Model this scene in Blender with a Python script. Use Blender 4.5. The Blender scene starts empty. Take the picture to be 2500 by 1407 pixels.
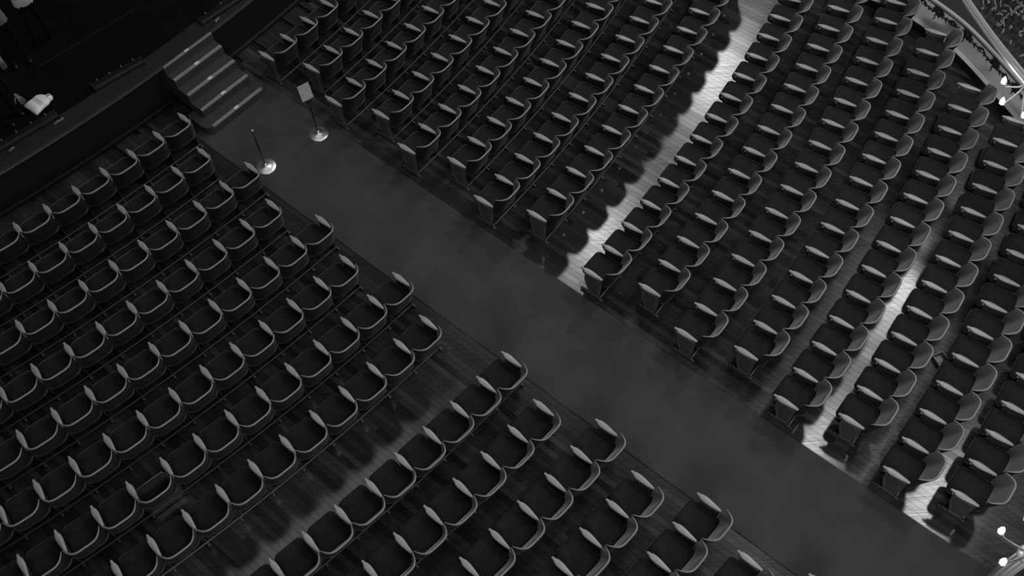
import bpy, bmesh, math, random
from mathutils import Vector, Matrix
random.seed(7)
sc = bpy.context.scene
COL = sc.collection
PI = math.pi

# ------------------------------------------------------------------ camera
CAM_F, CAM_PITCH, CAM_ROLL, CAM_H = 2445.13, 1.021876, -0.062063, 13.6063   # focal length in px of a 2500 px wide frame
fw = Vector((0, math.cos(CAM_PITCH), -math.sin(CAM_PITCH)))
r0 = Vector((1, 0, 0)); u0 = r0.cross(fw)
cr, sr = math.cos(CAM_ROLL), math.sin(CAM_ROLL)
rv = cr * r0 + sr * u0
uv = -sr * r0 + cr * u0
cam = bpy.data.cameras.new('camera'); camo = bpy.data.objects.new('camera', cam); COL.objects.link(camo)
cam.sensor_width = 36.0; cam.lens = CAM_F / 2500 * 36.0; cam.clip_end = 200
m = Matrix((rv, uv, -fw)).transposed().to_4x4(); m.translation = Vector((0, 0, CAM_H))
camo.matrix_world = m
sc.camera = camo
def at(px, py, z=0.0):
    """point at height z seen in pixel (px, py) of the 2500x1407 frame"""
    d = fw + rv * ((px - 1250) / CAM_F) - uv * ((py - 703.5) / CAM_F)
    return Vector((0, 0, CAM_H)) + d * ((z - CAM_H) / d.z)
def pix(p):
    d = Vector(p) - Vector((0, 0, CAM_H)); z = d.dot(fw)
    return 1250 + CAM_F * d.dot(rv) / z, 703.5 - CAM_F * d.dot(uv) / z

# ------------------------------------------------------------------ light
w = bpy.data.worlds.new('world'); sc.world = w; w.use_nodes = True
bg = w.node_tree.nodes['Background']; bg.inputs[0].default_value = (1, 1, 1, 1); bg.inputs[1].default_value = 0.004
sc.view_settings.view_transform = 'Standard'; sc.view_settings.look = 'None'
sc.view_settings.exposure = 0.0; sc.view_settings.gamma = 1.0
sc.view_settings.use_curve_mapping = False
LAMP_Z = 14.6
def house_or_fill_lamp(px, py, watt, rad):
    """ceiling lamp, or added soft light, whose mirror image in the varnished floor lies at pixel (px, py)"""
    p = at(px, py); k = 1 + LAMP_Z / CAM_H
    l = bpy.data.lights.new('house_or_fill_lamp', 'POINT'); l.energy = watt; l.shadow_soft_size = rad
    o = bpy.data.objects.new('house_or_fill_lamp', l); COL.objects.link(o); o.location = (p.x * k, p.y * k, LAMP_Z)
for a in ((1748, 190, 1600, .75), (1462, 572, 1150, .6), (2205, 715, 1500, .75), (1985, 1085, 850, .5), (2262, 1235, 1050, .5), (880, 1075, 300, 1.85), (620, 1285, 300, 1.85)):  # last pair: broad soft lights added for the dim glow on the left gap
    house_or_fill_lamp(*a)
for x, y, z, watt in ((2.5, 1.5, 15.0, 1000), (2.0, -7.0, 10.0, 2700)):      # fill lights added on the camera's side, out of view
    l = bpy.data.lights.new('house_or_fill_lamp', 'POINT'); l.energy = watt; l.shadow_soft_size = 2.2
    o = bpy.data.objects.new('house_or_fill_lamp', l); COL.objects.link(o); o.location = (x, y, z)

# ------------------------------------------------------------------ materials
def mat(name, val, rough=.6, spec=.5, metal=0, sheen=0, noise=None, bump=None, emit=0, coat=0, sheen_rough=.4):
    m = bpy.data.materials.new(name); m.use_nodes = True
    nt = m.node_tree; b = nt.nodes['Principled BSDF']
    b.inputs['Base Color'].default_value = (val, val, val, 1)
    b.inputs['Roughness'].default_value = rough; b.inputs['Specular IOR Level'].default_value = spec
    b.inputs['Metallic'].default_value = metal
    if sheen:
        b.inputs['Sheen Weight'].default_value = sheen; b.inputs['Sheen Roughness'].default_value = sheen_rough
        b.inputs['Sheen Tint'].default_value = (1, 1, 1, 1)
    if coat: b.inputs['Coat Weight'].default_value = coat; b.inputs['Coat Roughness'].default_value = .12
    if emit:
        b.inputs['Emission Color'].default_value = (1, 1, 1, 1); b.inputs['Emission Strength'].default_value = emit
    tc = None
    if noise or bump: tc = nt.nodes.new('ShaderNodeTexCoord')
    if noise:      # (scale vec, lo factor, hi factor, detail)
        mp = nt.nodes.new('ShaderNodeMapping'); mp.inputs['Scale'].default_value = noise[0]
        nt.links.new(tc.outputs['Object'], mp.inputs[0])
        n = nt.nodes.new('ShaderNodeTexNoise'); n.inputs['Scale'].default_value = 1; n.inputs['Detail'].default_value = noise[3]
        nt.links.new(mp.outputs[0], n.inputs[0])
        r = nt.nodes.new('ShaderNodeMapRange'); r.inputs[1].default_value = .3; r.inputs[2].default_value = .7
        r.inputs[3].default_value = val * noise[1]; r.inputs[4].default_value = val * noise[2]
        nt.links.new(n.outputs[0], r.inputs[0])
        nt.links.new(r.outputs[0], b.inputs['Base Color'])
    if bump:       # (scale vec, strength, distance)
        mp = nt.nodes.new('ShaderNodeMapping'); mp.inputs['Scale'].default_value = bump[0]
        nt.links.new(tc.outputs['Object'], mp.inputs[0])
        n = nt.nodes.new('ShaderNodeTexNoise'); n.inputs['Scale'].default_value = 1; n.inputs['Detail'].default_value = 3
        nt.links.new(mp.outputs[0], n.inputs[0])
        bp = nt.nodes.new('ShaderNodeBump'); bp.inputs['Strength'].default_value = bump[1]; bp.inputs['Distance'].default_value = bump[2]
        nt.links.new(n.outputs[0], bp.inputs['Height']); nt.links.new(bp.outputs[0], b.inputs['Normal'])
    return m
M = {}
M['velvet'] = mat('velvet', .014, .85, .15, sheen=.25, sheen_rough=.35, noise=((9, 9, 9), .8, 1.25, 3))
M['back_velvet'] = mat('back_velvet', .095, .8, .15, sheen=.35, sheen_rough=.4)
M['back_shell'] = mat('back_shell', .006, .6, .3, sheen=.06)
M['rim'] = mat('rim_wood', .21, .38, .5)
M['arm'] = mat('armrest_wood', .30, .33, .5, noise=((160, 6, 30), .82, 1.12, 2))
M['iron'] = mat('cast_iron', .035, .45, .5)
M['panel'] = mat('panel_wood', .055, .4, .5, noise=((4, 30, 6), .8, 1.2, 3))
M['inlay'] = mat('inlay', .16, .35, .5)
M['lit_edge'] = mat('pale_lit_edge', .10, .5, .4)
M['brass'] = mat('brass', .32, .3, .5, metal=.7)
M['rail'] = mat('rail_metal', .10, .4, .5, metal=.4)
M['carpet'] = mat('carpet', .05, .95, .1, sheen=.15, noise=((1.1, 1.1, 1.1), .86, 1.14, 4), bump=((260, 260, 260), .25, .004))
M['stage'] = mat('stage_black', .0035, .9, .08, noise=((2, 2, 2), .7, 1.3, 3))
M['stage_wall'] = mat('stage_wall', .007, .7, .3)
M['lip'] = mat('stage_lip', .017, .5, .4, noise=((3, 3, 3), .8, 1.2, 3))
M['tread'] = mat('tread_carpet', .045, .9, .1, noise=((60, 60, 60), .8, 1.2, 2))
M['nosing'] = mat('nosing', .22, .4, .5, noise=((30, 30, 30), .9, 1.1, 2))
M['marker'] = mat('marker', .6, .5, .3)
M['housing'] = mat('dark_housing', .007, .6, .3)
M['chrome'] = mat('polished_steel', .85, .42, .5, metal=1)
M['black'] = mat('black_paint', .012, .45, .4)
M['paper'] = mat('printed_paper', .45, .7, .2, noise=((60, 60, 60), .55, 1.15, 2))
M['plaster'] = mat('plaster', .9, .6, .3, noise=((2, 2, 2), .94, 1.06, 3))
M['cap'] = mat('cap_moulding', .34, .6, .3)
M['moulding'] = mat('white_moulding', .5, .4, .4)
M['dado'] = mat('dark_dado', .02, .6, .3)
M['gild'] = mat('gilt_relief', .55, .28, .5, metal=.55)
M['bracket'] = mat('bracket_gilt', .10, .45, .5, metal=.4)
M['relief_bg'] = mat('relief_ground', .06, .6, .3, noise=((14, 14, 14), .4, 1.6, 4))
M['garland'] = mat('garland_bronze', .025, .6, .3)
M['bulb'] = mat('flame_bulb', 1.0, .3, .2, emit=28)
M['ceiling'] = mat('ceiling_plaster', .14, .8, .2)
M['black_cloth'] = mat('black_cloth', .003, .9, .1)
M['dark_cloth'] = mat('dark_trousers', .004, .9, .1)
M['white_cloth'] = mat('white_shirt', .42, .85, .1)
M['grey_cloth'] = mat('grey_jacket', .14, .9, .1, noise=((50, 50, 50), .7, 1.3, 2))
M['skin'] = mat('skin', .11, .55, .3)
M['hair'] = mat('dark_hair', .012, .5, .4)
M['bag'] = mat('white_canvas', .75, .75, .2, noise=((6, 6, 6), .93, 1.05, 3))
M['subfloor'] = mat('subfloor', .012, .9, .1)
# floor boards: tone of each board from the mesh attribute, grain from stretched noise
AV = Vector((.733, -.680, 0)).normalized(); ANI_ROT = .25
def board_mat():
    m = mat('varnished_board', .075, .17, .45); nt = m.node_tree; b = nt.nodes['Principled BSDF']
    a = nt.nodes.new('ShaderNodeAttribute'); a.attribute_name = 'tone'
    tc = nt.nodes.new('ShaderNodeTexCoord'); mp = nt.nodes.new('ShaderNodeMapping')
    mp.inputs['Rotation'].default_value = (0, 0, math.atan2(.680, .733)); mp.inputs['Scale'].default_value = (1.4, 55, 1)
    g = nt.nodes.new('ShaderNodeNewGeometry'); nt.links.new(g.outputs['Position'], mp.inputs[0])
    n = nt.nodes.new('ShaderNodeTexNoise'); n.inputs['Scale'].default_value = 1; n.inputs['Detail'].default_value = 3
    nt.links.new(mp.outputs[0], n.inputs[0])
    r = nt.nodes.new('ShaderNodeMapRange'); r.inputs[1].default_value = .3; r.inputs[2].default_value = .7; r.inputs[3].default_value = .75; r.inputs[4].default_value = 1.25
    nt.links.new(n.outputs[0], r.inputs[0])
    mu = nt.nodes.new('ShaderNodeMath'); mu.operation = 'MULTIPLY'
    nt.links.new(a.outputs['Fac'], mu.inputs[0]); nt.links.new(r.outputs[0], mu.inputs[1])
    nt.links.new(mu.outputs[0], b.inputs['Base Color'])
    r2 = nt.nodes.new('ShaderNodeMapRange'); r2.inputs[1].default_value = .3; r2.inputs[2].default_value = .7; r2.inputs[3].default_value = .17; r2.inputs[4].default_value = .23
    nt.links.new(n.outputs[0], r2.inputs[0]); nt.links.new(r2.outputs[0], b.inputs['Roughness'])
    b.inputs['Anisotropic'].default_value = .55
    tv = nt.nodes.new('ShaderNodeCombineXYZ'); tv.inputs[0].default_value = AV.x; tv.inputs[1].default_value = AV.y
    nt.links.new(tv.outputs[0], b.inputs['Tangent']); b.inputs['Anisotropic Rotation'].default_value = ANI_ROT
    return m
M['board'] = board_mat()

# ------------------------------------------------------------------ helpers
def mesh_of(name, verts, faces, material, smooth=False):
    me = bpy.data.meshes.new(name); me.from_pydata([tuple(v) for v in verts], [], faces)
    me.materials.append(M[material] if isinstance(material, str) else material)
    if smooth: me.polygons.foreach_set('use_smooth', [True] * len(me.polygons))
    me.update(); return me
def link(name, me, parent=None, loc=None, rotz=None):
    o = bpy.data.objects.new(name, me); COL.objects.link(o)
    if parent: o.parent = parent
    if loc is not None: o.location = loc
    if rotz is not None: o.rotation_euler = (0, 0, rotz)
    return o
def empty(name, loc, rotz=0, parent=None):
    o = bpy.data.objects.new(name, None); COL.objects.link(o); o.location = loc; o.rotation_euler = (0, 0, rotz)
    o.empty_display_size = .1
    if parent: o.parent = parent
    return o
def tag(o, label=None, cat=None, group=None, kind=None):
    if label: o['label'] = label
    if cat: o['category'] = cat
    if group: o['group'] = group
    if kind: o['kind'] = kind
    return o
class G:
    """collects vertices and faces of one mesh"""
    def __init__(s): s.v = []; s.f = []
    def add(s, v, f):
        n = len(s.v); s.v += [Vector(a) for a in v]; s.f += [tuple(i + n for i in q) for q in f]; return s
    def box(s, lo, hi, mtx=None):
        x0, y0, z0 = lo; x1, y1, z1 = hi
        v = [Vector(a) for a in ((x0, y0, z0), (x1, y0, z0), (x1, y1, z0), (x0, y1, z0), (x0, y0, z1), (x1, y0, z1), (x1, y1, z1), (x0, y1, z1))]
        if mtx: v = [mtx @ a for a in v]
        return s.add(v, [(3, 2, 1, 0), (4, 5, 6, 7), (0, 1, 5, 4), (1, 2, 6, 5), (2, 3, 7, 6), (3, 0, 4, 7)])
    def loft(s, rings, cap0=True, cap1=True, closed=True):
        n = len(rings[0]); v = [p for r in rings for p in r]; f = []
        for i in range(len(rings) - 1):
            for j in range(n if closed else n - 1):
                k = (j + 1) % n; f.append((i * n + j, i * n + k, (i + 1) * n + k, (i + 1) * n + j))
        if cap0: f.append(tuple(range(n - 1, -1, -1)))
        if cap1: f.append(tuple((len(rings) - 1) * n + j for j in range(n)))
        return s.add(v, f)
    def tube(s, pts, rad, seg=6, cap=True):
        pts = [Vector(p) for p in pts]; rings = []
        for i, p in enumerate(pts):
            t = (pts[min(i + 1, len(pts) - 1)] - pts[max(i - 1, 0)]).normalized()
            a = t.cross(Vector((0, 0, 1)));
            if a.length < 1e-3: a = t.cross(Vector((1, 0, 0)))
            a.normalize(); b = t.cross(a).normalized()
            rr = rad[i] if isinstance(rad, (list, tuple)) else rad
            rings.append([p + (a * math.cos(q) + b * math.sin(q)) * rr for q in [2 * PI * j / seg for j in range(seg)]])
        return s.loft(rings, cap, cap)
    def lathe(s, prof, seg=24, o=(0, 0, 0)):
        o = Vector(o)
        return s.loft([[o + Vector((r * math.cos(2 * PI * j / seg), r * math.sin(2 * PI * j / seg), z)) for j in range(seg)] for r, z in prof])
    def prism(s, poly, x0, x1):   # polygon in (y, z) extruded along x
        n = len(poly); v = [(x0, y, z) for y, z in poly] + [(x1, y, z) for y, z in poly]
        f = [(j, (j + 1) % n, n + (j + 1) % n, n + j) for j in range(n)]
        return s.add(v, f + [tuple(range(n - 1, -1, -1)), tuple(range(n, 2 * n))])
    def ball(s, c, r, seg=8, ring=5, sc=(1, 1, 1)):
        c = Vector(c); rr = []
        for i in range(ring + 1):
            a = -PI / 2 + PI * (i + .02) / (ring + .04)
            rr.append([c + Vector((r * math.cos(a) * math.cos(2 * PI * j / seg) * sc[0], r * math.cos(a) * math.sin(2 * PI * j / seg) * sc[1], r * math.sin(a) * sc[2])) for j in range(seg)])
        return s.loft(rr)
    def mesh(s, name, material, smooth=False):
        me = mesh_of(name, s.v, s.f, material, smooth)
        bm = bmesh.new(); bm.from_mesh(me); bmesh.ops.recalc_face_normals(bm, faces=bm.faces); bm.to_mesh(me); bm.free()
        return me
def build(name, g, material, parent=None, loc=None, rotz=None, smooth=False):
    return link(name, g.mesh(name, material, smooth), parent, loc, rotz)

# ------------------------------------------------------------------ plan of the hall: rows are arcs about CEN
CEN = Vector((-25.937, 32.543, 0)); R1, DR, GAP, PITCH = 29.1878, .85809, .48825, .54
AV = Vector((.733, -.680, 0)).normalized(); NV = Vector((-AV.y, AV.x, 0))      # along the aisle (away from stage) / to its right
def row_r(i): return R1 + DR * (i - 1) + (GAP if i > 8 else 0)
def polar(r, ph, z=0): return Vector((CEN.x + r * math.cos(ph), CEN.y + r * math.sin(ph), z))
def to_st(p): return Vector((p.x, p.y, 0)).dot(AV), Vector((p.x, p.y, 0)).dot(NV)
def st(s, t, z=0): q = AV * s + NV * t; return Vector((q.x, q.y, z))
PHL = [-45.39, -45.89, -45.26, -45.75, -45.17, -45.63, -45.08, -45.52, -44.94, -45.36, -44.83, -45.23, -44.74, -45.15, -44.66]
PHR = [-41.67, -41.14, -41.76, -41.26, -41.79, -41.3, -41.88, -41.4, -41.95, -41.49, -41.96, -41.55, -42.02, -41.59, -42.04, -41.68]
R_ARMS = {12: 15, 13: 14, 14: 13}      # armrests of the rows that end at the side wall
CARPET_T0, CARPET_T1 = 5.01, 6.685

# ------------------------------------------------------------------ floor of varnished boards
floor = build('floor', G().box((-14, -4, -.08), (18, 22, -.035)), 'subfloor'); tag(floor, kind='structure')
BW = .094
def seat_cover(p):
    """1 where the floor is hidden by seats or carpet"""
    d = p - CEN; r = math.hypot(d.x, d.y); ph = math.degrees(math.atan2(d.y, d.x))
    s, t = to_st(p)
    if CARPET_T0 < t < CARPET_T1: return 1
    for i in range(1, 17):
        if row_r(i) - .30 < r < row_r(i) + .46 and (ph < -44.9 or ph > -42.1): return 1
    return 0
boards = []
t = -9.0; bi = 0
while t < 18.5:
    s = -17.5 + random.uniform(-2.5, 0)
    while s < 7:
        L = random.uniform(1.9, 3.3)
        c = st(s + L / 2, t + BW / 2)
        ends = [st(s, t), st(s + L, t)]
        px, py = pix(c)
        if -400 < px < 3300 and -400 < py < 2400 and (c - CEN).length > 27.2:
            tone = .028 * random.choice((.55, .75, .9, 1, 1, 1.15, 1.35, 1.7)) * random.uniform(.92, 1.08)
            tilt = random.gauss(0, .004)
            score = 0
            for q in range(9):
                p = st(s + L * (q + .5) / 9, t + BW / 2)
                x, y = pix(p)
                if 0 < x < 2500 and 0 < y < 1407 and not seat_cover(p): score += 1
            boards.append((score, s, L, t, tone, tilt))
        s += L
    t += BW; bi += 1
def board_geo(b):
    _, s, L, t, tone, tilt = b
    g = .0018; hz = BW / 2 * tilt; zc = random.uniform(-.0006, .0006)
    a0, a1, b0, b1 = s + g, s + L - g, t + g, t + BW - g
    top = [st(a0, b0, zc - hz), st(a1, b0, zc - hz), st(a1, b1, zc + hz), st(a0, b1, zc + hz)]
    bot = [Vector((p.x, p.y, -.03)) for p in top]
    v = bot + top
    return v, [(3, 2, 1, 0), (4, 5, 6, 7), (0, 1, 5, 4), (1, 2, 6, 5), (2, 3, 7, 6), (3, 0, 4, 7)]
boards.sort(key=lambda b: -b[0])
def tone_attr(me, tones):
    a = me.attributes.new('tone', 'FLOAT', 'FACE'); a.data.foreach_set('value', tones)
for b in boards[:300]:
    v, f = board_geo(b); me = mesh_of('floor_board', v, f, 'board'); tone_attr(me, [b[4]] * len(f)); link('floor_board', me, floor)
g = G(); tones = []
for b in boards[300:]:
    v, f = board_geo(b); g.add(v, f); tones += [b[4]] * len(f)
me = mesh_of('floor_boards', g.v, g.f, 'board'); tone_attr(me, tones); tag(link('floor_boards', me, floor), kind='stuff')

# carpet runner
s0, s1 = -12.1, 6.0
g = G(); rings = []
for k in range(41):
    s = s0 + (s1 - s0) * k / 40
    rings.append([st(s, CARPET_T0, .001), st(s, CARPET_T0, .010), st(s, CARPET_T0 + .012, .014), st(s, CARPET_T1 - .012, .014), st(s, CARPET_T1, .010), st(s, CARPET_T1, .001)])
g.loft(rings)
tag(build('carpet_runner', g, 'carpet'), 'plain grey carpet runner down the middle aisle to the stage steps', 'carpet')

# ceiling over the hall (out of view; carries the lamp light back down and shows in the varnish)
tag(build('ceiling', G().box((-24, -14, 19.0), (30, 44, 19.2)), 'ceiling'), kind='structure')

# ------------------------------------------------------------------ stage
ST_R, ST_Z = 28.14, .95
P0, P1 = math.radians(-62), math.radians(-30)
N = 60
angs = [P0 + (P1 - P0) * k / N for k in range(N + 1)]
g = G(); g.loft([[polar(ST_R - 9, a, .9), polar(ST_R - .28, a, .9), polar(ST_R - .28, a, ST_Z - .004), polar(ST_R - 9, a, ST_Z - .004)] for a in angs])
tag(build('stage_floor', g, 'stage'), kind='structure')
g = G(); g.loft([[polar(ST_R - .2, a, -.03), polar(ST_R, a, -.03), polar(ST_R, a, .89), polar(ST_R - .2, a, .89)] for a in angs])
tag(build('wall_stage', g, 'stage_wall'), kind='structure')
g = G()
prof = [(-.28, .90), (.10, .895)] + [(.10 + .05 * math.cos(q), .925 + .03 * math.sin(q)) for q in (-PI / 2, -PI / 4, 0, PI / 4, PI / 2)] + [(.0, ST_Z + .006), (-.28, ST_Z)]
g.loft([[polar(ST_R + a, ph, z) for a, z in prof] for ph in angs])
tag(build('trim_1', g, 'lip', smooth=False), kind='structure')
# skirting at the foot of the stage wall
g = G(); g.loft([[polar(ST_R, a, 0), polar(ST_R + .05, a, 0), polar(ST_R + .05, a, .07), polar(ST_R + .02, a, .09), polar(ST_R, a, .09)] for a in angs])
tag(build('baseboard_stage', g, 'stage_wall'), kind='structure')

# stage steps
SPH = math.radians(-43.55)
o = polar(ST_R, SPH); steps = empty('stage_steps', o, SPH - PI / 2)     # local -y.. : +y of the empty points away from the stage
tag(steps, 'carpeted steps with pale nosing strips leading up to the stage', 'steps')
noser = [1.19, .915, .635, .36, .155]
for k in range(5):
    z = .19 * (k + 1); yf = noser[k]; yb = 0.0 if k == 4 else noser[k + 1] - .02
    hw = .60 if k == 0 else .545
    g = G()
    if k == 0:     # bottom tread with rounded front corners, wider than the rest
        hw = .70; yb = .62
        out = [(-hw, yb), (-hw, yf - .16)] + [(-hw + .16 - .16 * math.cos(q), yf - .16 + .16 * math.sin(q)) for q in (PI / 8, PI / 4, 3 * PI / 8, PI / 2)]
        out += [(-x, y) for x, y in out[::-1]]
        g.loft([[Vector((x, y, 0.016)) for x, y in out], [Vector((x, y, z)) for x, y in out]])
    elif k == 4:
        g.box((-hw, .01, .76), (hw, yf, z))
    else:
        g.box((-hw, -.0 + .012, z - .19 if k else 0), (hw, yf, z))
    tr = build('tread', g, 'tread', steps)
    wn = .052 if k < 4 else .03
    hn = hw - (.13 if k == 0 else .005)
    gn = G().loft([[Vector((x, yf - wn, z)), Vector((x, yf - wn, z + .006)), Vector((x, yf + .004, z + .006)), Vector((x, yf + .006, z - .02)), Vector((x, yf, z - .02))] for x in (-hn, hn)])
    build('nosing_strip', gn, 'nosing', tr)
    build('marker', G().box((-.045 + .02, yf - wn - .002, z + .005), (.045 + .02, yf + .008, z + .009)), 'marker', tr)

# footlight boxes on the stage edge
def footlight(pa, pb, label, glints):
    a, b = at(*pa, ST_Z), at(*pb, ST_Z); d = b - a; L = d.length; rz = math.atan2(d.y, d.x)
    e = empty('footlight_box', (a + b) / 2, rz); tag(e, label, 'footlight', 'footlight boxes on the stage edge')
    build('housing', G().loft([[Vector((x, -.09, .003)), Vector((x, .09, .003)), Vector((x, .09, .05)), Vector((x, -.04, .07)), Vector((x, -.09, .05))] for x in (-L / 2, L / 2)]), 'housing', e)
    for sgn in (-1, 1):
        build('end_bracket', G().box((sgn * (L / 2 + .012) - .006, -.12, .003), (sgn * (L / 2 + .012) + .006, .10, .065)), 'iron', e)
    for k in range(4):
        x = -L / 2 + L * (k + .5) / 4
        build('clip', G().box((x - .008, .07, .05), (x + .008, .12, .062)), 'inlay', e)
    for gx in glints:
        h = build('cable_plug', G().tube([(gx, -.17, .02), (gx + .05, -.18, .04), (gx + .09, -.16, .03)], .022, 7), 'brass', e)
footlight((232, 216), (348, 150), 'dark footlight box on the stage edge left of the steps', [])
footlight((-4, 366), (138, 282), 'dark footlight box at the left end of the stage edge', [.42, .50, -.42])
footlight((492, 56), (640, -40), 'dark footlight box on the stage edge right of the steps', [-.50])
# long seam strip on the stage floor
a, b = at(90, 165, ST_Z), at(330, 22, ST_Z)
g = G().tube([a + Vector((0, 0, -.001)), (a + b) / 2, b], .006, 6)
tag(build('stage_seam', g, 'housing'), 'thin dark cable strip on the straight seam across the stage floor', 'joint')

# ------------------------------------------------------------------ theatre seat: shared part meshes (x to the sitter's right, +y towards the stage)
def cushion_mesh():
    def ring(hx, yb, yf, rc, rb, z):
        pts = []
        for cx_, cy_, rr, a0 in ((hx - rc, yf - rc, rc, 0), (-hx + rc, yf - rc, rc, PI / 2), (-hx + rb, yb + rb, rb, PI), (hx - rb, yb + rb, rb, 1.5 * PI)):
            for q in range(5): pts.append(Vector((cx_ + rr * math.cos(a0 + q * PI / 8), cy_ + rr * math.sin(a0 + q * PI / 8), z)))
        return pts
    g = G()
    g.loft([ring(.19, -.22, .205, .06, .05, .36), ring(.222, -.25, .24, .075, .06, .375), ring(.232, -.26, .252, .08, .06, .41),
            ring(.225, -.255, .243, .075, .06, .444), ring(.20, -.235, .215, .07, .05, .462), ring(.13, -.17, .14, .05, .04, .472), ring(.05, -.07, .05, .02, .02, .475)])
    return g.mesh('seat_cushion', 'velvet', True)
NB = 4.66
def back_curve(z, u, off=0.0):
    ye = -.25 + .06 * min(1, max(0, (.845 - z) / .24)); ym = -.405 + .14 * min(1, (.858 - z) / .40)
    hx = .252; x = hx * u; y = ye + (ym - ye) * (1 - abs(u) ** NB)
    if off:
        dy = -(ym - ye) * NB * abs(u) ** (NB - 1) * (1 if u > 0 else -1)      # dy/du
        nx, ny = dy, -hx; l = math.hypot(nx, ny); x += off * nx / l * .55; y += off * ny / l
    return x, y
TH = [math.copysign(1 - (1 - abs(k) / 14) ** 1.6, k) for k in range(-14, 15)]
def ztop(th): return .862 - .045 * abs(th) ** 5
def back_mesh():
    g = G(); zs = [0, .18, .4, .62, .82, 1]
    rings = []
    for th in TH:
        zt = ztop(th); zl = [.40 + (zt - .40) * v for v in zs]
        inner = [Vector((*back_curve(z, th, 0), z)) for z in zl]
        # upholstered bulge on the inside
        for v_, p in zip(zs, inner):
            bl = .018 * math.sin(PI * min(1, v_ * 1.02)) * (1 - abs(th) ** 3); p.y += bl
        outer = [Vector((*back_curve(z, th, .03), z)) for z in zl][::-1]
        rings.append(inner + outer)
    g.loft(rings)
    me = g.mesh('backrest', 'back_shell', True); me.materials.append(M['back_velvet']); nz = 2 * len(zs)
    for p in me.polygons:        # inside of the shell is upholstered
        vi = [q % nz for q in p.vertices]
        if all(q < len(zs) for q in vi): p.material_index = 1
    return me
def rim_mesh():
    pts = []
    for th in TH:
        zt = ztop(th); x, y = back_curve(zt, th, .014); pts.append(Vector((x, y, zt + .002)))
    x, y = pts[0].x, pts[0].y
    pre = Vector((x, y + .022, .80)); post = Vector((pts[-1].x, pts[-1].y + .022, .80))
    pts = [pre] + pts + [post]
    return G().tube(pts, [.004] + [.0155 - .0095 * abs(t_) ** 6 for t_ in TH] + [.004], 7).mesh('back_rim', 'rim', True)
def arm_mesh():
    prof = [(0, .013), (.03, .018), (.10, .0205), (.14, .024), (.19, .036), (.25, .043), (.34, .047), (.46, .046), (.58, .041), (.70, .035), (.82, .028), (.93, .021), (.98, .017), (1, .012)]
    g = G(); rings = []
    for t_, h in prof:
        y = .205 - .4 * t_; dz = .004 * math.sin(PI * t_)
        if t_ == 0 or t_ == 1: dz -= .006
        rings.append([Vector((-h * .8, y, .583)), Vector((-h, y, .597)), Vector((-h * .92, y, .608 + dz)), Vector((-h * .55, y, .616 + dz)), Vector((0, y, .618 + dz)),
                      Vector((h * .55, y, .616 + dz)), Vector((h * .92, y, .608 + dz)), Vector((h, y, .597)), Vector((h * .8, y, .583))])
    g.loft(rings)
    return g.mesh('armrest', 'arm', True)
SIDE = [(-.175, .586), (.125, .586), (.150, .560), (.140, .535), (.125, .50), (.130, .44), (.128, .37), (.105, .27), (.065, .16), (.05, .09), (.055, .045), (-.15, .045), (-.155, .15), (-.165, .35), (-.175, .48)]
def side_mesh(): return G().prism(SIDE, -.014, .014).mesh('side_frame', 'iron')
def panel_mesh(): return G().prism(SIDE, -.02, .02).mesh('end_panel', 'panel')
def inlay_mesh():
    g = G(); c = (-.02, .32)
    ins = [(c[0] + (y - c[0]) * .80, c[1] + (z - c[1]) * .84) for y, z in SIDE]
    for sx in (-1, 1): g.tube([(sx * .021, y, z) for y, z in ins + ins[:1]], .0028, 4)
    return g.mesh('inlay_line', 'inlay')
def foot_mesh():
    g = G().loft([[Vector((-.022, y, 0)), Vector((-.022, y, h * .8)), Vector((-.012, y, h)), Vector((.012, y, h)), Vector((.022, y, h * .8)), Vector((.022, y, 0))] for y, h in ((-.225, .022), (-.20, .04), (-.12, .05), (.06, .05), (.14, .04), (.165, .022))])
    g.ball((0, .175, .028), .026, 8, 5); g.ball((0, .125, .045), .022, 8, 5)
    return g.mesh('foot', 'iron', True)
def scroll_mesh():
    g = G().loft([[Vector((x, .148 + r * math.cos(q), .535 + r * math.sin(q))) for q in [2 * PI * k / 10 for k in range(10)]] for x, r in ((-.024, .012), (-.019, .021), (.019, .021), (.024, .012))])
    return g.mesh('scroll', 'brass', True)
ME = {'cushion': cushion_mesh(), 'back': back_mesh(), 'rim': rim_mesh(), 'arm': arm_mesh(), 'side': side_mesh(), 'panel': panel_mesh(), 'inlay': inlay_mesh(), 'foot': foot_mesh(), 'scroll': scroll_mesh()}
ORD = ['first', 'second', 'third', 'fourth', 'fifth', 'sixth', 'seventh', 'eighth', 'ninth', 'tenth', 'eleventh', 'twelfth', 'thirteenth', 'fourteenth', 'fifteenth', 'sixteenth', 'seventeenth', 'eighteenth']
def add_side(root, x, end):
    link('armrest', ME['arm'], root, (x, 0, 0))
    sf = link('end_panel' if end else 'side_frame', ME['panel' if end else 'side'], root, (x, 0, 0))
    if end: link('inlay_line', ME['inlay'], sf)
    link('foot', ME['foot'], sf); link('scroll', ME['scroll'], sf)
def in_view(p, mx=110, my=110):
    x, y = pix(p); return -mx < x < 2500 + mx and -my < y < 1407 + my
seat_count = 0
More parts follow.
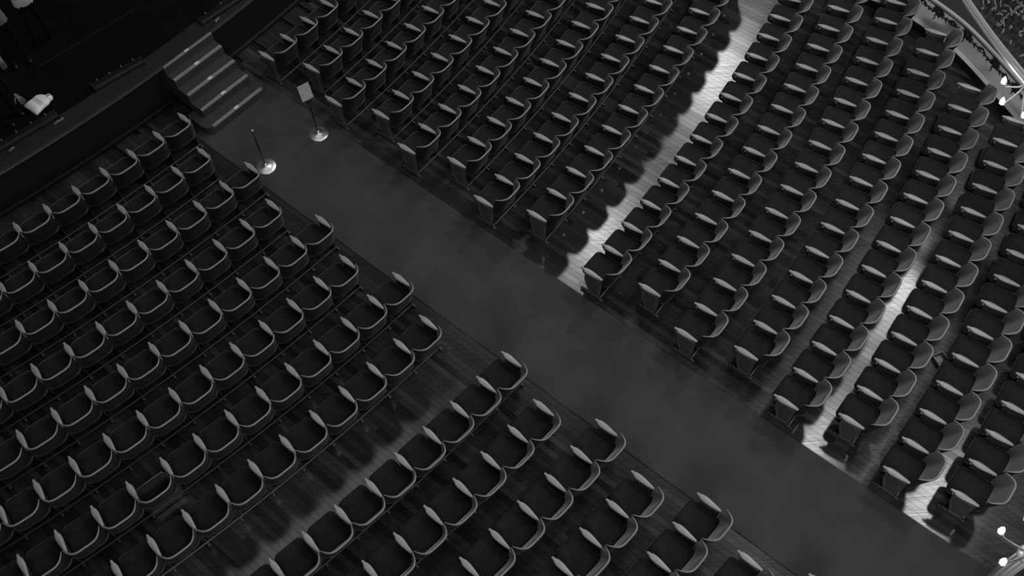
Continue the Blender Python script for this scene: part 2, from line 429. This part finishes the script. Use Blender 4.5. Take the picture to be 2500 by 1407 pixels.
for side, PH in (('left', PHL), ('right', PHR)):
    sg = -1 if side == 'left' else 1
    for i in range(1, len(PH) + 1):
        R = row_r(i); ph0 = math.radians(PH[i - 1]); arms = R_ARMS.get(i, 40) if side == 'right' else 40
        k = 0; last = 0; started = False
        while k < arms - 1:
            ph = ph0 + sg * (k + .5) * PITCH / R; c = polar(R, ph, .62)
            if not in_view(c):
                if k > 0 or i < 14: break
                break
            rz = ph + PI / 2          # +y of the seat points at CEN
            tipped = (side == 'left' and i == 7 and k == 8)
            root = empty('theatre_seat', polar(R, ph, .0), rz)
            if tipped: lab = 'velvet theatre seat with its cushion tipped up, ninth from carpet, seventh row, left block'
            else: lab = '%s velvet theatre seat %s from the carpet, %s row from stage, %s block' % ('dark', ORD[k] if k else 'next', ORD[i - 1], side)
            if k == 0: lab = 'aisle-end velvet theatre seat beside the carpet, %s row from stage, %s block' % (ORD[i - 1], side)
            tag(root, lab, 'theatre seat', 'velvet seats of the %s block' % side)
            cu = link('seat_cushion', ME['cushion'], root)
            if tipped:
                cu.rotation_euler = (math.radians(82), 0, 0); cu.location = (0, .24, .49)
                cu['label'] = 'cushion tipped up against the backrest'
                build('front_edge', G().tube([(-.20, .18, .37), (-.19, .235, .375), (0, .245, .378), (.19, .235, .375), (.20, .18, .37)], .009, 6), 'lit_edge', cu, smooth=True)  # pale tube colours in the light caught by the raised front edge
            bk = link('backrest', ME['back'], root); link('back_rim', ME['rim'], bk)
            xs = .27 if side == 'left' else -.27           # the side nearer the aisle
            add_side(root, xs, k == 0)
            last = k; k += 1; seat_count += 1
            lastroot = root
        if k: 
            add_side(lastroot, -xs, arms < 40)
            # rail that ties the frames of the row together near the floor
            n = max(3, int(k * 2)); pa, pb = ph0, ph0 + sg * k * PITCH / R
            g = G().tube([polar(R + .17, pa + (pb - pa) * q / n, .066) for q in range(n + 1)], .0145, 6)
            tag(build('row_rail', g, 'rail', smooth=True), 'thin metal rail near the floor behind %s row from stage, %s block' % (ORD[i - 1], side), 'rail', 'floor rails behind the seat rows')
print('seats', seat_count)

# ------------------------------------------------------------------ stanchions by the steps
def stanchion(px, py, h, label, sign):
    p = at(px, py, .014); e = empty('stanchion', p); tag(e, label, 'stanchion', 'stanchions in front of the steps')
    build('base', G().lathe([(.178, 0), (.182, .010), (.174, .020), (.12, .032), (.05, .046), (.03, .07), (.028, .10)], 32), 'chrome', e, smooth=True)
    build('pole', G().tube([(0, 0, .09), (0, 0, h)], .014, 10), 'black', e, smooth=True)
    if sign:
        rot = Matrix.Rotation(math.radians(-14), 4, 'X')
        fr = build('sign_frame', G().box((-.112, -.006, -.005), (.112, .006, .325), rot), 'black', e)
        fr.location = (0, 0, h + .0); fr.rotation_euler = (0, 0, math.radians(32))
        build('notice', G().box((-.106, -.008, .002), (.106, -.006, .318), rot), 'paper', fr)
        build('clamp', G().box((-.03, -.03, h - .05), (.03, .03, h)), 'black', e)
    else:
        build('cap', G().lathe([(.016, h - .005), (.03, h + .01), (.028, h + .028), (.012, h + .038)], 14), 'brass', e, smooth=True)
stanchion(650, 408, .95, 'slim stanchion with polished disc base beside the left seats', False)
stanchion(778, 328, .90, 'stanchion with polished disc base holding a small paper notice', True)

# small carton left on the floor in the back rows
p = at(2292, 878)
e = empty('small_carton', p, .3); tag(e, 'small open pale carton on the floor between the back rows', 'carton')
for k, (lo, hi) in enumerate((((-.09, -.075, .004), (.09, -.065, .07)), ((-.09, .065, .004), (.09, .075, .07)), ((-.09, -.065, .004), (-.08, .065, .07)), ((.08, -.065, .004), (.09, .065, .07)), ((-.08, -.065, .002), (.08, .065, .008)))):
    build('carton_bottom' if k == 4 else 'carton_side', G().box(lo, hi), 'inlay', e)
build('flap', G().box((-.09, -.15, .055), (.09, -.075, .062)), 'inlay', e)

# ------------------------------------------------------------------ side wall: low curved parapet with garland, box front above
def catmull(P, n=8):
    out = []
    for i in range(len(P) - 1):
        p0, p1, p2, p3 = P[max(i - 1, 0)], P[i], P[i + 1], P[min(i + 2, len(P) - 1)]
        for q in range(n):
            t_ = q / n
            out.append(.5 * ((2 * p1) + (p2 - p0) * t_ + (2 * p0 - 5 * p1 + 4 * p2 - p3) * t_ ** 2 + (3 * p1 - p0 - 3 * p2 + p3) * t_ ** 3))
    out.append(P[-1]); return out
WALL = catmull([Vector((x, y, 0)) for x, y in ((4.6, 15.6), (5.6, 15.05), (6.4, 14.55), (7.08, 14.07), (7.56, 13.66), (7.94, 13.16), (8.25, 12.62), (8.51, 11.95), (8.68, 11.44), (8.87, 10.87), (9.15, 10.0), (9.45, 9.0), (9.7, 8.0), (9.9, 7.0))])
def sweep(path, prof):
    """prof: (offset towards the hall, z); the hall lies to the right of the path's direction"""
    rings = []
    for i, p in enumerate(path):
        t_ = (path[min(i + 1, len(path) - 1)] - path[max(i - 1, 0)]); t_.z = 0; t_.normalize()
        n = Vector((t_.y, -t_.x, 0)); n = n if n.dot(Vector((-1, -.5, 0))) > 0 else -n
        rings.append([p + n * a + Vector((0, 0, z)) for a, z in prof])
    return G().loft(rings)
def wpt(path, u):
    f = u * (len(path) - 1); i = min(int(f), len(path) - 2); a, b = path[i], path[i + 1]
    t_ = (b - a).normalized(); n = Vector((t_.y, -t_.x, 0)); n = n if n.dot(Vector((-1, -.5, 0))) > 0 else -n
    return a.lerp(b, f - i), t_, n
wall = build('wall_right', sweep(WALL, [(0, .2), (0, .79), (-.03, .79), (-.03, .2)]), 'plaster'); tag(wall, kind='structure')
tag(build('baseboard_right', sweep(WALL, [(.012, 0), (.012, .17), (-.15, .17), (-.15, 0)]), 'dado'), kind='structure')
build('lower_moulding', sweep(WALL, [(.0, .165), (.03, .17), (.035, .195), (.02, .21), (.02, .225), (0, .235)]), 'plaster', wall)
build('upper_moulding', sweep(WALL, [(.0, .712), (.010, .716), (.010, .724), (0, .728)]), 'dado', wall)
build('cap_rail', sweep(WALL, [(.0, .745), (.018, .75), (.025, .765), (.025, .79), (.012, .80), (-.03, .80), (-.03, .77)]), 'cap', wall)
# garland: festoons with rosettes of leaves
def leaf(g, o, d, side, up, L, W):
    pts = [(0, .15), (.25, .8), (.5, 1), (.75, .7), (1, .05)]
    v = []
    for t_, w_ in pts:
        c = o + d * (L * t_) + up * (.012 * math.sin(PI * t_)); v += [c - side * (W * w_), c + side * (W * w_), c + up * .010]
    f = []
    for k in range(4): f += [(3 * k, 3 * k + 3, 3 * k + 5, 3 * k + 2), (3 * k + 2, 3 * k + 5, 3 * k + 4, 3 * k + 1)]
    g.add(v, f)
for u in (.30, .385, .47, .555, .64, .725):
    g = G(); up = Vector((0, 0, 1))
    p, t_, n = wpt(WALL, u); c = p + n * .012 + up * .655
    for k in range(13):
        a = 2 * PI * k / 13 + .2; d = t_ * math.cos(a) + up * math.sin(a); sd = t_ * -math.sin(a) + up * math.cos(a)
        leaf(g, c, d, sd, n, random.uniform(.08, .15), .032)
    g.ball(c + n * .01, .035, 8, 5)
    for sgn in (-1, 1):
        pts = []
        for k in range(9):
            q, tt, nn = wpt(WALL, u + sgn * .0425 * k / 8); pts.append(q + nn * .014 + up * (.655 - .05 * math.sin(PI * k / 8) + (.02 if k == 8 else 0)))
        g.tube(pts, [.018, .02, .012, .011, .018, .012, .01, .015, .012], 6)
        for k in (1, 2, 4, 6, 7):
            for dd in (1, -1): leaf(g, pts[k], (up * dd + t_ * sgn * .7).normalized(), t_, n, random.uniform(.05, .08), .018)
    pts = [c - up * .05 - t_ * .02, c - up * .12 - t_ * .05, c - up * .17 - t_ * .03, c - up * .23 - t_ * .06]
    g.tube(pts, [.012, .01, .008, .004], 5)
    build('garland', g, 'garland', wall)
# floor inside the box behind the parapet
g = G(); a = WALL[0]; g.add([*(p + Vector((0, 0, .30)) for p in WALL), *[Vector((13.5, p.y + 2, .30)) for p in WALL]], [(k, k + 1, len(WALL) + k + 1, len(WALL) + k) for k in range(len(WALL) - 1)])
tag(build('floor_box', g, 'dado'), kind='structure')

# box front of the tier above
BAL = catmull([Vector((at(x, y, 2.2).x, at(x, y, 2.2).y, 0)) for x, y in ((2300, -120), (2328, -50), (2350, 0), (2390, 60), (2430, 115), (2470, 165), (2505, 208), (2550, 262), (2600, 320), (2680, 400))], 6)
bal = build('wall_balcony', sweep(BAL, [(-.02, 2.34), (-.10, 2.45), (-.16, 2.7), (-.16, 3.2), (-.05, 3.4), (-.5, 3.42), (-.5, 2.34)]), 'relief_bg'); tag(bal, kind='structure')
build('bottom_moulding', sweep(BAL, [(-.25, 2.18), (.0, 2.20), (.03, 2.215), (.03, 2.25), (.0, 2.262), (-.25, 2.27)]), 'moulding', bal)
build('middle_moulding', sweep(BAL, [(-.25, 2.27), (.015, 2.27), (.02, 2.285), (.0, 2.30), (-.25, 2.305)]), 'moulding', bal)
build('top_moulding', sweep(BAL, [(-.25, 2.30), (-.01, 2.305), (-.02, 2.335), (-.05, 2.35), (-.25, 2.35)]), 'plaster', bal)
leafs = []
for L, W in ((.10, .028), (.07, .024), (.13, .018)):
    g = G(); leaf(g, Vector((0, 0, 0)), Vector((1, 0, 0)), Vector((0, 1, 0)), Vector((0, 0, 1)), L, W); me = g.mesh('relief_leaf', 'gild', True); leafs.append(me)
for k in range(290):
    u = random.uniform(.05, .95); z = random.uniform(2.40, 3.25); p, t_, n = wpt(BAL, u)
    off = -.06 - .1 * min(1, (z - 2.38) / .3); lean = (n + Vector((0, 0, .3))).normalized()
    a = random.uniform(0, 2 * PI); upv = Vector((0, 0, 1)); d = (t_ * math.cos(a) + upv * math.sin(a)); d = (d - lean * d.dot(lean)).normalized(); sd = lean.cross(d)
    o = link('relief_leaf', random.choice(leafs), bal)
    mm = Matrix((d, sd, lean)).transposed().to_4x4(); mm.translation = p + n * (off + .012) + upv * z; o.matrix_world = mm

# ------------------------------------------------------------------ wall sconces with flame bulbs
def flame(g, o, d, s=1.0):
    a = d.cross(Vector((0, 0, 1)));
    if a.length < .05: a = d.cross(Vector((1, 0, 0)))
    a.normalize(); b = d.cross(a)
    rings = []
    for h, r in ((0, .010), (.015, .022), (.04, .030), (.065, .026), (.095, .014), (.12, .003)):
        rings.append([o + d * h * s + (a * math.cos(q) + b * math.sin(q)) * r * s for q in [2 * PI * k / 10 for k in range(10)]])
    g.loft(rings)
def sconce(name, root_p, bulbs, label, watt, tilt):
    e = empty(name, root_p); tag(e, label, 'wall lamp', 'lit candle wall lamps')
    build('back_plate', G().ball((0, 0, 0), .10, 10, 6, (.6, .6, 1.3)), 'bracket', e, smooth=True)
    for b in bulbs:
        q = b - root_p; mid = q * .5 + Vector((0, 0, -.09))
        arm = build('arm', G().tube([(0, 0, 0), q * .25 + Vector((0, 0, -.08)), mid, q * .8 + Vector((0, 0, -.10)), q + Vector((0, 0, -.05))], [.022, .018, .014, .014, .016], 7), 'bracket', e, smooth=True)
        gg = G()
        for k in range(6): 
            a = PI * k / 3; leaf(gg, q + Vector((0, 0, -.05)), Vector((math.cos(a), math.sin(a), .5)).normalized(), Vector((-math.sin(a), math.cos(a), 0)), Vector((0, 0, 1)), .06, .02)
        build('candle_cup', gg, 'bracket', arm)
        gf = G(); flame(gf, q + Vector((0, 0, -.03)), (Vector((0, 0, 1)) + tilt).normalized(), 1.25)
        build('flame_bulb', gf, 'bulb', e, smooth=True)
        l = bpy.data.lights.new('bulb_light', 'POINT'); l.energy = watt; l.shadow_soft_size = .05
        lo = bpy.data.objects.new('bulb_light', l); COL.objects.link(lo); lo.parent = e; lo.location = q + Vector((0, 0, .18))
p, t_, n = wpt(BAL, .62)
B3 = [at(2451, 200, 1.95), at(2447, 250, 1.85), at(2500, 283, 1.85)]
sconce('wall_sconce', at(2508, 205, 2.05), B3, 'gilt wall sconce with three lit flame bulbs under the balcony front', 5, Vector((-.15, 0, 0)))
POST = at(2490, 1388, 1.5) + NV * .2
B2 = [at(2445, 1298, 1.65), at(2449, 1374, 1.65), at(2509, 1268, 1.65)]
sconce('wall_sconce', POST + Vector((.03, 0, .10)), B2, 'gilt lamp bracket with lit flame bulbs on white fluted post', 2.0, Vector((-.05, .1, 0)))
e = empty('fluted_post', (POST.x + .03, POST.y + .02, 0)); tag(e, 'white fluted post carrying lit flame bulbs at the lower right corner', 'post')
build('shaft', G().lathe([(.10, .12), (.09, .2), (.085, 1.36), (.095, 1.40)], 24), 'moulding', e, smooth=True)
for k in range(10):
    a = 2 * PI * k / 10
    build('rib', G().tube([(.087 * math.cos(a), .087 * math.sin(a), .2), (.081 * math.cos(a), .081 * math.sin(a), 1.37)], .014, 6), 'moulding', e, smooth=True)
build('plinth', G().box((-.10, -.10, .016), (.10, .10, .12)), 'moulding', e)
build('capital', G().lathe([(.085, 1.37), (.12, 1.43), (.12, 1.47), (.07, 1.5)], 20), 'gild', e, smooth=True)

# ------------------------------------------------------------------ people on the stage
def person(name, label, feet, facing, coat, trousers, rhand=None, lhand=None, hgt=1.74):
    """one continuous skinned figure; rhand / lhand are world points for the wrists"""
    f = Vector((math.cos(facing), math.sin(facing), 0)); r = Vector((f.y, -f.x, 0)); up = Vector((0, 0, 1)); k = hgt / 1.74
    V = []; E = []; Rr = []
    def v(p, rad): V.append(p); Rr.append(rad); return len(V) - 1
    def e_(a, b): E.append((a, b))
    base = Vector(feet)
    pel = v(base + up * .95 * k, (.155, .12)); waist = v(base + up * 1.10 * k, (.14, .11)); chest = v(base + up * 1.30 * k, (.165, .12)); neck = v(base + up * 1.47 * k, (.06, .06))
    head0 = v(base + up * 1.56 * k + f * .015, (.075, .085)); head1 = v(base + up * 1.66 * k + f * .02, (.082, .098)); head2 = v(base + up * 1.735 * k + f * .01, (.05, .06))
    for a, b in ((pel, waist), (waist, chest), (chest, neck), (neck, head0), (head0, head1), (head1, head2)): e_(a, b)
    for sg in (-1, 1):
        hip = v(base + up * .88 * k + r * sg * .10, (.088, .09)); knee = v(base + up * .49 * k + r * sg * .11 + f * .02, (.06, .06)); ank = v(base + up * .09 * k + r * sg * .12, (.042, .045)); toe = v(base + up * .035 * k + r * sg * .13 + f * .17, (.038, .03))
        e_(pel, hip); e_(hip, knee); e_(knee, ank); e_(ank, toe)
        sh = v(base + up * 1.40 * k + r * sg * .18, (.06, .06)); e_(chest, sh)
        S = V[sh]; tgt = rhand if sg == 1 else lhand
        if tgt is None: wr_p = base + up * .84 * k + r * sg * .26 + f * .08
        else: wr_p = Vector(tgt)
        mid = (S + wr_p) / 2; ln = (wr_p - S).length; slack = max(0, .54 * k - ln); el_p = mid + (r * sg * .5 - up * .5 - f * .2).normalized() * math.sqrt(max(0, (.28 * k) ** 2 - (ln / 2) ** 2) + 1e-6)
        el = v(el_p, (.044, .044)); wr = v(wr_p, (.028, .024)); e_(sh, el); e_(el, wr)
        d = (wr_p - el_p).normalized()
        if tgt is not None: d = (d + Vector((.5, -.1, -.2))).normalized()
        sd = d.cross(up).normalized() * (1 if sg == 1 else -1); nm = sd.cross(d)
        palm = v(wr_p + d * .055, (.038, .017)); e_(wr, palm)
        for q, (off, L) in enumerate(((-.033, .075), (-.011, .088), (.012, .083), (.033, .066))):
            k0 = v(wr_p + d * .10 + sd * off, (.0095, .0095)); k1 = v(wr_p + d * (.10 + L * .55) + sd * off * 1.15 - up * .012, (.0088, .0088)); k2 = v(wr_p + d * (.10 + L) + sd * off * 1.2 - up * .035, (.0075, .0075))
            e_(palm, k0); e_(k0, k1); e_(k1, k2)
        t0 = v(wr_p + d * .04 - sd * .048, (.011, .011)); t1 = v(wr_p + d * .07 - sd * .082 - up * .02, (.0095, .0095)); t2 = v(wr_p + d * .095 - sd * .10 - up * .03, (.008, .008))
        e_(palm, t0); e_(t0, t1); e_(t1, t2)
    me = bpy.data.meshes.new(name); me.from_pydata([tuple(p - base) for p in V], E, [])
    tmp = bpy.data.objects.new('tmp', me); COL.objects.link(tmp)
    tmp.modifiers.new('skin', 'SKIN'); sk = me.skin_vertices[0].data
    for i_, rr in enumerate(Rr): sk[i_].radius = rr
    sk[pel].use_root = True
    sub = tmp.modifiers.new('sub', 'SUBSURF'); sub.levels = 2; sub.render_levels = 2
    dg = bpy.context.evaluated_depsgraph_get(); me2 = bpy.data.meshes.new_from_object(tmp.evaluated_get(dg)); bpy.data.objects.remove(tmp)
    me2.name = name; me2.materials.clear()
    for mm in (coat, trousers, 'skin', 'hair'): me2.materials.append(M[mm])
    hands = [(V[i_] - base, hand_dir(V, E, V[i_])) for i_ in range(len(V)) if abs(Rr[i_][0] - .028) < 1e-6]
    for p in me2.polygons:
        c = p.center; idx = 0
        if c.z < .93 * k and abs(c.dot(r)) < .22: idx = 1
        if c.z < .08: idx = 3
        if c.z > 1.50 * k: idx = 3 if (c.z > 1.66 * k or c.dot(f) < -.02) else 2
        for wv, hv in hands:
            d_ = c - wv; q_ = d_.dot(hv)
            if -.005 < q_ < .25 and (d_ - hv * q_).length < .10: idx = 2
        p.material_index = idx; p.use_smooth = True
    o = bpy.data.objects.new(name, me2); COL.objects.link(o); o.location = base
    tag(o, label, 'person')
    # face: nose, ears, eyes and mouth as small parts on the head
    hc = up * 1.635 * k + f * .02
    g = G(); g.ball(hc + f * .105 - up * .01, .016, 8, 5, (1, 1, 1.5)); build('nose', g, 'skin', o, smooth=True)
    for sg in (-1, 1):
        build('ear', G().ball(hc + r * sg * .083, .026, 8, 5, (.6, .6, 1.2)), 'skin', o, smooth=True)
        build('eye', G().ball(hc + f * .092 + r * sg * .032 + up * .02, .010, 8, 5), 'black', o, smooth=True)
    build('mouth', G().ball(hc + f * .095 - up * .05, .018, 8, 5, (.8, .8, .35)), 'hair', o, smooth=True)
    return o
def hand_dir(V, E, w):
    iw = min(range(len(V)), key=lambda q: (V[q] - w).length)
    for a, b in E:
        if a == iw: return (V[b] - V[a]).normalized()
    return Vector((0, 0, -1))
hd = at(36, 231, 1.95)
ha = at(-6, 146, 2.55)
fa = Vector((ha.x - .55, ha.y + .24, ST_Z)); fd = math.radians(-25)
person('person', 'person dressed in black at the stage edge holding out one open hand', fa, fd, 'black_cloth', 'black_cloth', fa + Vector((-.16 * math.cos(fd), -.16 * math.sin(fd), .98)), hd)
hb = at(50, -6, 1.98)
fb = Vector((hb.x, hb.y, ST_Z)); fd = math.radians(120); f_ = Vector((math.cos(fd), math.sin(fd), 0)); r_ = Vector((f_.y, -f_.x, 0))
person('person', 'person in white shirt and dark trousers at the top left corner of stage', fb, fd, 'white_cloth', 'dark_cloth', fb + f_ * .24 + r_ * .06 + Vector((0, 0, 1.1)), fb + f_ * .24 - r_ * .06 + Vector((0, 0, 1.1)))
hcx = at(-26, 24, 2.15)
person('person', 'person in grey jacket at the left edge of stage', Vector((hcx.x, hcx.y, ST_Z)), math.radians(-60), 'grey_cloth', 'dark_cloth', Vector((hcx.x - .3, hcx.y, ST_Z + .85)), at(-2, 140, 1.66))

# white bag lying on the stage
p = at(95, 252, ST_Z + .06)
a = at(78, 266, ST_Z); b = at(112, 238, ST_Z); rz = math.atan2((b - a).y, (b - a).x)
e = empty('white_bag', Vector((p.x, p.y, ST_Z)), rz); tag(e, 'white bag with rounded top and ring handle lying on dark stage', 'bag')
rings = []
for x, hw, h in ((-.19, .165, .05), (-.185, .17, .09), (-.10, .168, .115), (-.02, .155, .115), (-.01, .148, .108), (.0, .158, .118), (.08, .155, .12), (.14, .125, .10), (.18, .075, .07), (.195, .03, .04)):
    rings.append([Vector((x, hw * math.copysign(abs(math.cos(q)) ** .7, math.cos(q)), .006 + h / 2 + h / 2 * math.copysign(abs(math.sin(q)) ** .8, math.sin(q)))) for q in [2 * PI * k / 16 for k in range(16)]])
build('bag_body', G().loft(rings), 'bag', e, smooth=True)
build('bag_neck', G().tube([(.14, -.06, .05), (.19, -.07, .06), (.22, -.05, .06)], [.05, .055, .035], 10), 'bag', e, smooth=True)
build('ring_handle', G().tube([(.19 + .045 * math.cos(q), -.01 + .05 * math.sin(q), .05 + .02 * math.cos(q)) for q in [PI * k / 7 - PI / 2 for k in range(8)]], .010, 7), 'bag', e, smooth=True)
for x in (-.025, .012):
    build('seam', G().tube([(x, -.13, .118), (x, -.07, .128), (x, 0, .131), (x, .07, .128)], .003, 5), 'rim', e)
